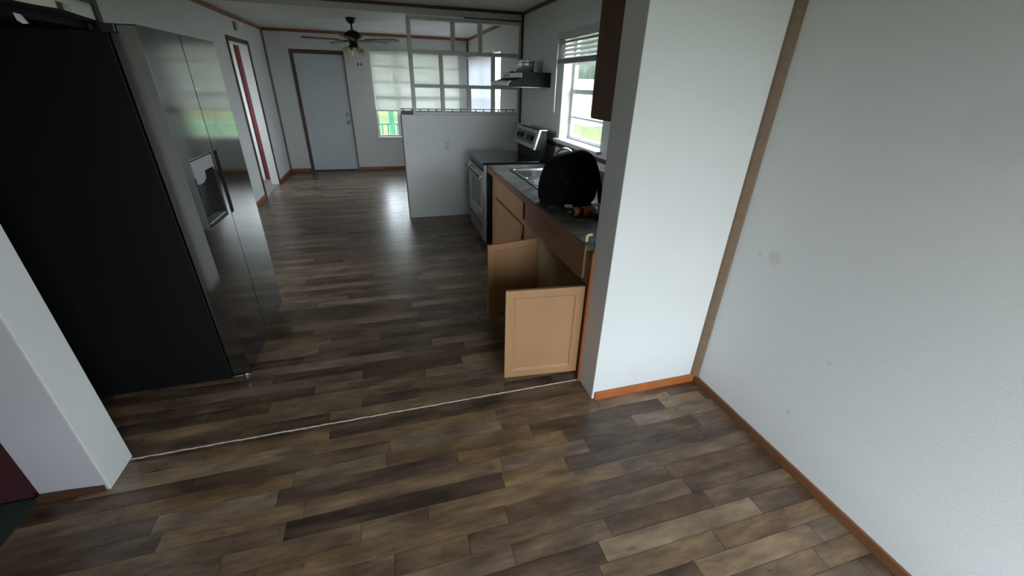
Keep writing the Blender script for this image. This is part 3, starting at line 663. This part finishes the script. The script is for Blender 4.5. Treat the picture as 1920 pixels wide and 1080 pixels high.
obj('spout', MB().tube(pts, .011, 12), M_chrome, fc); obj('base', MB().lathe([(.026, .9206), (.026, .926), (.018, .94), (.018, .96), (.012, .965)], 1.58, 3.42, 20), M_chrome, fc)
obj('handle', MB().tube([(1.58, 3.445, .945), (1.58, 3.475, .96), (1.58, 3.52, .985)], [.010, .007, .006], 10), M_chrome, fc)
obj('aerator', MB().tube([(1.388, 3.42, 1.036), (1.388, 3.42, 1.012)], .013, 12), M_chrome, fc)

# pale hook shaped piece at the end of the worktop
t = thing('wood_peg', 'small pale elbow shaped wooden peg at the worktop end by the stub', 'peg', (.975, 1.83, .911))
obj('upright', MB().tube([(.962, 1.828, .9112), (.962, 1.828, .936), (.966, 1.828, .945)], .0085, 10), M_pale, t)
obj('arm', MB().tube([(.964, 1.828, .943), (.975, 1.828, .948), (.993, 1.828, .948)], .0085, 10), M_pale, t)

# ------------------------------------------------------------------ stove
SV = (4.10, 4.93); 
t = thing('stove', 'stainless electric range with black glass cooktop beside the half wall', 'stove', (1.25, 4.52, 0))
sy0, sy1 = 4.155, 4.925
obj('body', bx(.955, 1.60, sy0, sy1, .045, .900), M_blacks, t, .004)
for x in (1.0, 1.55):
    for y in (sy0+.04, sy1-.04): obj('foot', MB().lathe([(.018, 0), (.018, .012), (.01, .015), (.01, .046)], x, y, 12), M_black, t)
ct = obj('cooktop', bx(.915, 1.53, sy0-.005, sy1+.005, .900, .922), M_bglass, t, .006, 3)
od = obj('oven_door', MB().pocket_plate([sy0+.006, sy0+.12, sy1-.12, sy1-.006], [.285, .40, .70, .835], {(1, 1)}, .918, .955, -.006, 'x', .004), M_ss, t, .005)
obj('oven_window', bx(.9235, .927, sy0+.12, sy1-.12, .40, .70), M_oglass, od)
hd = obj('door_handle', MB().tube([(.895, sy0+.05, .775), (.872, sy0+.06, .780), (.868, sy0+.10, .782), (.868, sy1-.10, .782), (.872, sy1-.06, .780), (.895, sy1-.05, .775)], .013, 12), M_black, od)
for y in (sy0+.05, sy1-.05): obj('handle_bracket', bx(.885, .92, y-.014, y+.014, .762, .790), M_ss, hd, .003)
obj('vent_trim', bx(.925, .956, sy0+.006, sy1-.006, .842, .899), M_black, t, .003)
dw = obj('storage_drawer', bx(.922, .955, sy0+.006, sy1-.006, .075, .272), M_ss, t, .005); obj('drawer_lip', bx(.912, .924, sy0+.03, sy1-.03, .235, .256), M_black, dw, .003)
obj('side_trim', bx(.930, .955, sy0-.002, sy0+.005, .06, .895), M_gplas, t)
# back guard with control panel
bg = obj('back_guard', MB().prism([(1.53, .90), (1.60, .90), (1.60, 1.215), (1.525, 1.215), (1.475, 1.045), (1.53, 1.02)], 'y', sy0+.012, sy1-.012), M_hood, t, .004)
a0 = Vector((1.470, 0, 1.045)); a1 = Vector((1.522, 0, 1.217)); nv = Vector((-(a1-a0).z, 0, (a1-a0).x)).normalized()
def slab(s0, s1, y0, y1, d0, d1):
    q = []
    for d in (d0, d1):
        for s in (s0, s1):
            for y in (y0, y1): p = a0.lerp(a1, s)+nv*d; q.append((p.x, y, p.z))
    return MB().add(q, [(0, 1, 3, 2), (4, 6, 7, 5), (0, 4, 5, 1), (2, 3, 7, 6), (0, 2, 6, 4), (1, 5, 7, 3)])
cp = obj('control_panel', slab(-.04, 1.02, sy0+.004, sy1-.004, -.002, .012), M_ss, bg, .003)
obj('side_bezel', MB().prism([(1.458, 1.036), (1.478, 1.036), (1.535, 1.222), (1.602, 1.222), (1.602, 1.232), (1.515, 1.232)], 'y', sy0, sy0+.014), M_wplas, bg, .002)
obj('side_bezel', MB().prism([(1.458, 1.036), (1.478, 1.036), (1.535, 1.222), (1.602, 1.222), (1.602, 1.232), (1.515, 1.232)], 'y', sy1-.014, sy1), M_wplas, bg, .002)
dp = obj('display', slab(.18, .82, sy0+.09, sy1-.09, .012, .0145), M_bglass, cp)
for y in (sy0+.16, sy0+.26, sy1-.26, sy1-.16):
    p = a0.lerp(a1, .5)+nv*.0145; rotm = nv.to_track_quat('Z', 'Y').to_matrix()
    obj('knob', MB().lathe([(.026, 0), (.025, .012), (.021, .022), (0, .023)], p.x, y, 18, rotm, cz=p.z), M_black, cp)

# ------------------------------------------------------------------ range hood and duct collar
t = thing('range_hood', 'black and stainless range hood mounted on the right wall above the stove', 'range hood', (1.55, 4.81, 1.615))
hy0, hy1 = 4.43, 5.18
obj('body', bx(1.392, XR-.001, hy0, hy1, 1.622, 1.758), M_hood, t, .003)
vs_ = obj('visor', MB().prism([(1.392, 1.620), (1.392, 1.706), (1.285, 1.672), (1.258, 1.655), (1.252, 1.628), (1.262, 1.620)], 'y', hy0, hy1), M_hood, t, .003)
obj('visor_face', MB().prism([(1.251, 1.626), (1.2575, 1.657), (1.284, 1.674), (1.280, 1.676), (1.252, 1.660), (1.246, 1.626)], 'y', hy0+.004, hy1-.004), M_wplas, vs_)
fp = obj('front_panel', bx(1.386, 1.392, hy0+.003, hy1-.003, 1.708, 1.752), M_wplas, t, .001)
for y in (4.92, 5.05): obj('switch', bx(1.380, 1.386, y-.035, y+.035, 1.722, 1.738), M_black, fp, .001)
obj('filter', bx(1.30, 1.66, hy0+.06, hy1-.06, 1.616, 1.622), M_ss, t)
t = thing('duct_collar', 'silver galvanised duct collar standing on top of the range hood', 'duct', (1.52, 4.75, 1.758))
obj('tube', MB().lathe([(.0985, 1.7588), (.0985, 1.845), (.0985, 1.846)], 1.525, 4.75, 32), M_galv, t)
obj('flange', MB().lathe([(.0985, 1.846), (.104, 1.849), (.104, 1.876), (.100, 1.880), (.094, 1.880)], 1.525, 4.75, 32), M_galv, t)
t = tag(obj('bracket_clip', bx(1.345, 1.385, 4.86, 4.90, 1.7585, 1.771), M_black, None, .003), 'tiny black clip on the front top edge of the range hood', 'clip')
t.location.x += .055

# ------------------------------------------------------------------ upper cabinet
t = thing('wall_cabinet', 'dark brown wall cabinet between the kitchen window and the right stub', 'cabinet', (1.55, 2.31, 1.445))
obj('carcass', bx(1.425, XR-.001, 1.802, 2.815, 1.447, 2.25), M_dkcab, t, .002)
obj('face_frame', MB().box(1.405, 1.425, 2.765, 2.818, 1.445, 2.25).box(1.405, 1.425, 1.802, 1.85, 1.445, 2.25).box(1.405, 1.425, 1.85, 2.765, 1.445, 1.49).box(1.405, 1.425, 1.85, 2.765, 2.2, 2.25), M_dkcab, t, .002)
for a, b in ((2.312, 2.785), (1.83, 2.306)):
    panel = MB().pocket_plate([a, a+.06, b-.06, b], [1.462, 1.525, 2.165, 2.228], {(1, 1)}, 1.386, 1.405, -.006, 'x', .010)
    obj('door', panel, M_dkcab, t, .003)

# ------------------------------------------------------------------ refrigerator
t = thing('refrigerator', 'side-by-side refrigerator with black sides and dark stainless doors', 'refrigerator', (-1.4, 2.75, 0))
fy0, fy1, fm = 2.30, 3.20, 2.713
obj('cabinet', bx(-1.72, -1.035, fy0, fy1, .03, 1.800), M_blacks, t, .006)
obj('kick_grille', bx(-1.035, -.985, fy0+.03, fy1-.03, .012, .045), M_black, t)
for x in (-1.66, -1.06):
    for y in (fy0+.06, fy1-.06): obj('foot', MB().lathe([(.022, 0), (.022, .012), (.012, .016), (.012, .031)], x, y, 12), M_black, t)
xd0, xd1 = -1.028, -.930
# freezer door (near) with dispenser pocket
mb = MB().pocket_plate([fy0-.005, 2.385, 2.660, fm-.004], [.055, .935, 1.272, 1.828], {(1, 1)}, xd1, xd0, .062, 'x', .006)
fd = obj('freezer_door', mb, M_blackss, t, .007, 3)
dsp = obj('dispenser', MB().box(xd1-.058, xd1-.056, 2.393, 2.652, .943, 1.265), M_black, fd)
obj('dispenser_lining', MB().box(xd1-.06, xd1-.001, 2.391, 2.396, .943, 1.19).box(xd1-.06, xd1-.001, 2.649, 2.654, .943, 1.19).box(xd1-.06, xd1-.001, 2.391, 2.654, .941, .946), M_black, dsp)
cp = obj('dispenser_panel', bx(xd1-.055, xd1+.002, 2.387, 2.658, 1.205, 1.270), M_gplas, fd, .002)
obj('ice_chute', MB().prism([(2.40, 1.206), (2.545, 1.206), (2.535, 1.165), (2.49, 1.150), (2.43, 1.150), (2.405, 1.17)], 'x', xd1-.05, xd1-.006), M_gplas, fd, .002)
obj('paddle', bx(xd1-.052, xd1-.04, 2.46, 2.56, 1.03, 1.16), M_black, fd, .003)
obj('drip_tray', bx(xd1-.055, xd1-.004, 2.40, 2.645, .947, .955), M_gplas, fd, .002)
# fridge door (far) with recessed pull
mb = MB().pocket_plate([fm+.004, fm+.010, fm+.046, fy1+.005], [.055, .925, 1.275, 1.828], {(1, 1)}, xd1, xd0, .03, 'x', .002)
rd = obj('fridge_door', mb, M_blackss, t, .007, 3)
obj('pull_recess', bx(xd1-.029, xd1-.0265, fm+.013, fm+.043, .929, 1.271), M_black, rd)
obj('pull_lip', MB().box(xd1-.028, xd1-.001, fm+.0125, fm+.0145, .929, 1.271).box(xd1-.028, xd1-.001, fm+.0415, fm+.0435, .929, 1.271), M_black, rd)
obj('hinge_cover', bx(-1.10, -.955, fy0+.012, fy0+.075, 1.8005, 1.822), M_black, t, .004)
hg = obj('bottom_hinge', MB().box(-1.02, -.938, fy0-.006, fy0+.05, .030, .050).tube([(-.965, fy0+.012, .018), (-.965, fy0+.012, .054)], .021, 14), M_chrome, t, .003)

# black bag on the refrigerator
def loft(rings, seg, fn, mb, cap=True):
    v = []
    for r_ in rings: v += [fn(r_, k*2*math.pi/seg) for k in range(seg)]
    n = len(rings); f = [(i*seg+k, i*seg+(k+1) % seg, (i+1)*seg+(k+1) % seg, (i+1)*seg+k) for i in range(n-1) for k in range(seg)]
    mb.add(v, f, True)
    if cap: mb.add(v[:seg], [tuple(range(seg-1, -1, -1))], True); mb.add(v[-seg:], [tuple(range(seg))], True)
    return mb
def hsh(a, b=0, c=0): return math.sin(a*12.9898+b*78.233+c*37.719)
t = thing('black_bag', 'slouched black bag lying on top of the refrigerator', 'bag', (-1.42, 2.55, 1.80))
rings = [(-1.70, .05, .15), (-1.66, .095, .20), (-1.56, .118, .22), (-1.45, .115, .225), (-1.36, .098, .22), (-1.28, .086, .21), (-1.20, .060, .19), (-1.14, .030, .15), (-1.11, .014, .11)]
def bagf(r_, th):
    x, h, w = r_; c, s = math.cos(th), math.sin(th)
    e = .75; yy = math.copysign(abs(c)**e, c)*w; zz = math.copysign(abs(s)**e, s)
    z = 1.801+h*(zz+1)/2*(1+.06*hsh(x*2, th))+.004*(zz > 0)*hsh(x*3, th*2)
    return (x+.006*hsh(th, x), 2.545+yy+.008*hsh(x, th*1.3), max(z, 1.8012))
o = obj('bag_body', loft(rings, 28, bagf, MB()), M_poly, t)
sb = o.modifiers.new('smooth', 'SUBSURF'); sb.levels = 1; sb.render_levels = 2
pts = [(-1.16, 2.40, 1.826), (-1.10, 2.345, 1.822), (-1.08, 2.308, 1.820), (-1.06, 2.288, 1.814), (-1.04, 2.285, 1.811), (-1.01, 2.284, 1.810)]
sm = MB()
for i, p in enumerate(pts):
    w_ = .013
    sm.v += [(p[0], p[1], p[2]-w_), (p[0], p[1], p[2]+w_), (p[0]+.004, p[1]-.004, p[2]+w_), (p[0]+.004, p[1]-.004, p[2]-w_)]
for i in range(len(pts)-1):
    for k_ in range(4): sm.f.append((i*4+k_, i*4+(k_+1) % 4, i*4+4+(k_+1) % 4, i*4+4+k_)); sm.sm.append(True)
sm.f += [(3, 2, 1, 0), tuple((len(pts)-1)*4+k_ for k_ in range(4))]; sm.sm += [False, False]
sp_ = obj('strap', sm, M_poly, t)
obj('strap_buckle', bx(-1.046, -.998, 2.276, 2.292, 1.795, 1.826), mat('dark_red_plastic', (.014, .006, .006), .42, noise=(9, (.010, .005, .005))), sp_, .003)
glint_mb = MB(); q = [(-1.322, 1.847), (-1.303, 1.842), (-1.290, 1.813), (-1.306, 1.811), (-1.320, 1.822)]
glint_mb.prism(q, 'y', 2.318, 2.326)  # white shape standing in for a glint on the black bag
o = obj('glint_patch', glint_mb, M_glint, t); o['label'] = 'white patch painted in for a glint on the bag'

# ------------------------------------------------------------------ backpack on the worktop
t = thing('backpack', 'black backpack standing upright on the worktop beside the sink', 'backpack', (1.17, 2.60, .9105))
BXc, BYc, B0 = 1.175, 2.60, .9115
prof = [(0, .165, .085), (.012, .192, .108), (.05, .202, .118), (.11, .203, .120), (.18, .198, .115), (.24, .186, .105), (.285, .164, .090), (.315, .135, .070), (.335, .095, .046), (.344, .045, .022)]
def bpf(r_, th):
    h, a, b = r_; c, s = math.cos(th), math.sin(th); e = .62
    x = math.copysign(abs(c)**e, c)*a; y = math.copysign(abs(s)**e, s)*b
    lean = .02*h
    wr = .006*hsh(th*1.7, h*9)+.004*hsh(th*3.1, h*23)
    skew = .055*(h/.34)**2
    return (BXc+x*(1+wr*2)+skew*.5, BYc+y+lean+wr, B0+h*(1+.03*math.sin(th*1+.5)*0)+max(0, h-.2)*.12*(c*.6))
o = obj('main_body', loft(prof, 36, bpf, MB()), M_cloth, t); sb = o.modifiers.new('smooth', 'SUBSURF'); sb.levels = 1; sb.render_levels = 2
prof2 = [(.015, .125, .02), (.03, .150, .045), (.08, .155, .055), (.13, .150, .050), (.165, .13, .034), (.18, .10, .012)]
def pkf(r_, th):
    h, a, b = r_; c, s = math.cos(th), math.sin(th); e = .6
    return (BXc+math.copysign(abs(c)**e, c)*a, BYc-.092+math.copysign(abs(s)**e, s)*b+.004*hsh(th, h*7), B0+h)
o = obj('front_pocket', loft(prof2, 30, pkf, MB()), M_cloth, t); sb = o.modifiers.new('smooth', 'SUBSURF'); sb.levels = 1; sb.render_levels = 2
zp = [(BXc+.135*math.cos(R(a)), BYc-.137+.012*abs(math.cos(R(a)))+.01, B0+.10+.072*math.sin(R(a))) for a in range(0, 181, 15)]
obj('zipper', MB().tube(zp, .0035, 6), M_black, t)
def ribbon(pts, wid, th, axis=Vector((0, 1, 0))):
    mb = MB(); P_ = [Vector(p) for p in pts]; v = []
    for i, p in enumerate(P_):
        d = (P_[min(i+1, len(P_)-1)]-P_[max(i-1, 0)]).normalized(); n_ = d.cross(axis).normalized()
        v += [p-axis*wid/2-n_*th/2, p+axis*wid/2-n_*th/2, p+axis*wid/2+n_*th/2, p-axis*wid/2+n_*th/2]
    n = len(P_); f = [(i*4+k, i*4+(k+1) % 4, i*4+4+(k+1) % 4, i*4+4+k) for i in range(n-1) for k in range(4)]
    mb.add(v, f, True); mb.add(v[:4], [(3, 2, 1, 0)]); mb.add(v[-4:], [(0, 1, 2, 3)]); return mb
obj('shoulder_strap', ribbon([(1.30, 2.57, 1.225), (1.335, 2.56, 1.195), (1.36, 2.55, 1.13), (1.378, 2.53, 1.04), (1.388, 2.51, .96), (1.385, 2.49, .918)], .055, .016), M_cloth, t, .004)
obj('shoulder_strap', ribbon([(1.005, 2.56, 1.10), (.985, 2.55, 1.06), (.970, 2.53, 1.0), (.953, 2.51, .95), (.957, 2.50, .921), (.990, 2.50, .917)], .045, .012), M_cloth, t, .004)
for (x, y, rz) in ((1.122, 2.440, 4), (1.318, 2.430, -3)):  # white tabs, window glints put into their colour
    mx = Matrix.Translation((x, y, .928)) @ Matrix.Rotation(R(rz), 4, 'Y') @ Matrix.Rotation(R(40), 4, 'X')
    e = MB(); nn = 20; v = []
    for d in (-.002, .002):
        for q in range(nn): a = 2*math.pi*q/nn; v.append(mx @ Vector((.030*math.copysign(abs(math.cos(a))**.7, math.cos(a)), .0125*math.copysign(abs(math.sin(a))**.7, math.sin(a)), d)))
    e.add(v, [tuple(range(nn-1, -1, -1)), tuple(range(nn, 2*nn))]+[(q, (q+1) % nn, nn+(q+1) % nn, nn+q) for q in range(nn)])
    o = obj('glint_tab', e, M_glint, t); o['label'] = 'white tab with its glint put into the colour'

# orange and black cordless drill lying in front of the backpack
t = thing('cordless_drill', 'orange and black cordless drill lying in front of the backpack', 'drill', (1.16, 2.26, .911))
zc = .911+.031
def xl(prof, mb, y=2.265, z=zc):   # lathe about the X axis
    mxr = Matrix.Rotation(R(90), 3, 'Y'); return mb.lathe(prof, 0, y, 20, mxr, cz=z)
obj('chuck', xl([(.008, 1.03), (.013, 1.035), (.019, 1.05), (.020, 1.078)], MB()), M_black, t)
obj('gear_case', xl([(.021, 1.078), (.027, 1.083), (.029, 1.10), (.029, 1.110)], MB()), M_orangep, t)
obj('clutch_ring', xl([(.0265, 1.110), (.0265, 1.138)], MB()), M_black, t)
obj('motor_case', xl([(.027, 1.138), (.031, 1.146), (.031, 1.20), (.028, 1.216), (.018, 1.224), (0, 1.226)], MB()), M_orangep, t)
mxg = Matrix.Translation((1.185, 2.25, .930)) @ Matrix.Rotation(R(-58), 4, 'Z')
obj('grip', MB().box(.0, .105, -.020, .020, -.0185, .018, mxg), M_purple, t, .008, 3)
obj('battery', MB().box(.105, .150, -.045, .040, -.0185, .030, mxg), M_black, t, .006, 3)
obj('trigger', MB().box(.03, .055, -.030, -.018, -.010, .010, mxg), M_black, t, .003)
t = tag(obj('screwdriver_bit', MB().tube([(1.072, 2.165, .9145), (1.128, 2.158, .9145)], .0032, 6), M_chrome), 'thin shiny metal bit lying on the worktop in front of the drill', 'tool bit')

# ------------------------------------------------------------------ outside
struct('ground', bx(-60, 70, -60, 80, -.62, -.6), M_grass, 'green lawn outside the windows', 'lawn')
struct('porch_floor', bx(-2.2, 2.6, FW+.14, 10.75, -.25, -.12), M_deck, 'grey porch floor outside the front window', 'porch')
t = thing('porch_railing', 'green painted porch railing outside the front window', 'railing', (.4, 10.5, -.12))
for x in (-1.8, .165, 2.3): obj('post', bx(x-.058, x+.058, 10.44, 10.56, -.12, 2.5), M_green, t, .004)
for (a, b) in ((-1.742, .107), (.223, 2.242)):
    obj('top_rail', bx(a, b, 10.46, 10.54, .725, .77), M_green, t, .003); obj('bottom_rail', bx(a, b, 10.47, 10.53, .02, .06), M_green, t, .003)
    x = a+.06
    while x < b-.03: obj('baluster', bx(x-.017, x+.017, 10.48, 10.52, .06, .725), M_green, t); x += .125
t = thing('porch_roof', 'white porch roof outside the front window', 'porch roof', (.2, 9.9, 2.5)); obj('roof_deck', bx(-2.2, 2.7, FW+.14, 10.8, 2.5, 2.6), M_shed, t); obj('fascia', bx(-2.2, 2.7, 10.8, 10.83, 2.42, 2.62), M_shed, t)
def tree(x, y, h, r, label, seed):
    rg = random.Random(seed); t = thing('tree', label, 'tree', (x, y, -.6))
    obj('trunk', MB().tube([(x, y, -.6), (x+.1, y, h*.25), (x, y+.1, h*.5)], [.22, .16, .10], 8), M_bark, t)
    mb = MB(); bm = bmesh.new()
    for k in range(14):
        a = rg.uniform(0, 6.28); rr = r*rg.uniform(.1, .5); cz = h*rg.uniform(.10, .78)
        ret = bmesh.ops.create_icosphere(bm, subdivisions=3, radius=r*rg.uniform(.4, .6), matrix=Matrix.Translation((x+rr*math.cos(a), y+rr*math.sin(a), cz)))
        for v in ret['verts']:
            v.co += Vector((hsh(v.co.x*.9, v.co.y, v.co.z), hsh(v.co.y, v.co.z, v.co.x), hsh(v.co.z, v.co.x*1.3, v.co.y)))*.16
    bm.verts.ensure_lookup_table()
    mb.v = [tuple(v.co) for v in bm.verts]; mb.f = [tuple(v.index for v in f.verts) for f in bm.faces]; bm.verts.index_update(); mb.f = [tuple(v.index for v in f.verts) for f in bm.faces]; mb.sm = [True]*len(mb.f); bm.free()
    obj('crown', mb, M_leaf, t, weld=False)
tree(18.5, 31.5, 7.5, 3.0, 'leafy tree at the right side of the view through the kitchen window', 1)
tree(19, 38.5, 8, 3.1, 'leafy tree standing behind the white shed on the lawn', 2)
tree(26, 47, 9.5, 3.9, 'tall tree farthest off beyond the kitchen window', 5)
tree(25.5, 38.5, 9, 3.2, 'broad tree farther back to the right beyond the lawn', 6)
tree(17, 46, 8, 3.4, 'leafy tree at the left side of the view through the kitchen window', 7)
tree(3.6, 30, 6, 2.6, 'leafy tree across the yard beyond the porch', 3)
tree(-9, 29, 8, 3.8, 'broad tree across the yard left of the porch view', 4)
t = thing('garden_shed', 'small white shed on the lawn seen through the kitchen window', 'shed', (13.0, 25.5, -.6))
obj('wall', bx(11.8, 14.2, 24.2, 26.8, -.6, 1.25), M_shed, t); obj('roof', MB().prism([(24.0, 1.25), (27.0, 1.25), (25.5, 2.0)], 'x', 11.6, 14.4), M_roofg, t)
obj('door', bx(12.6, 13.4, 24.17, 24.2, -.58, 1.1), M_roofg, t)
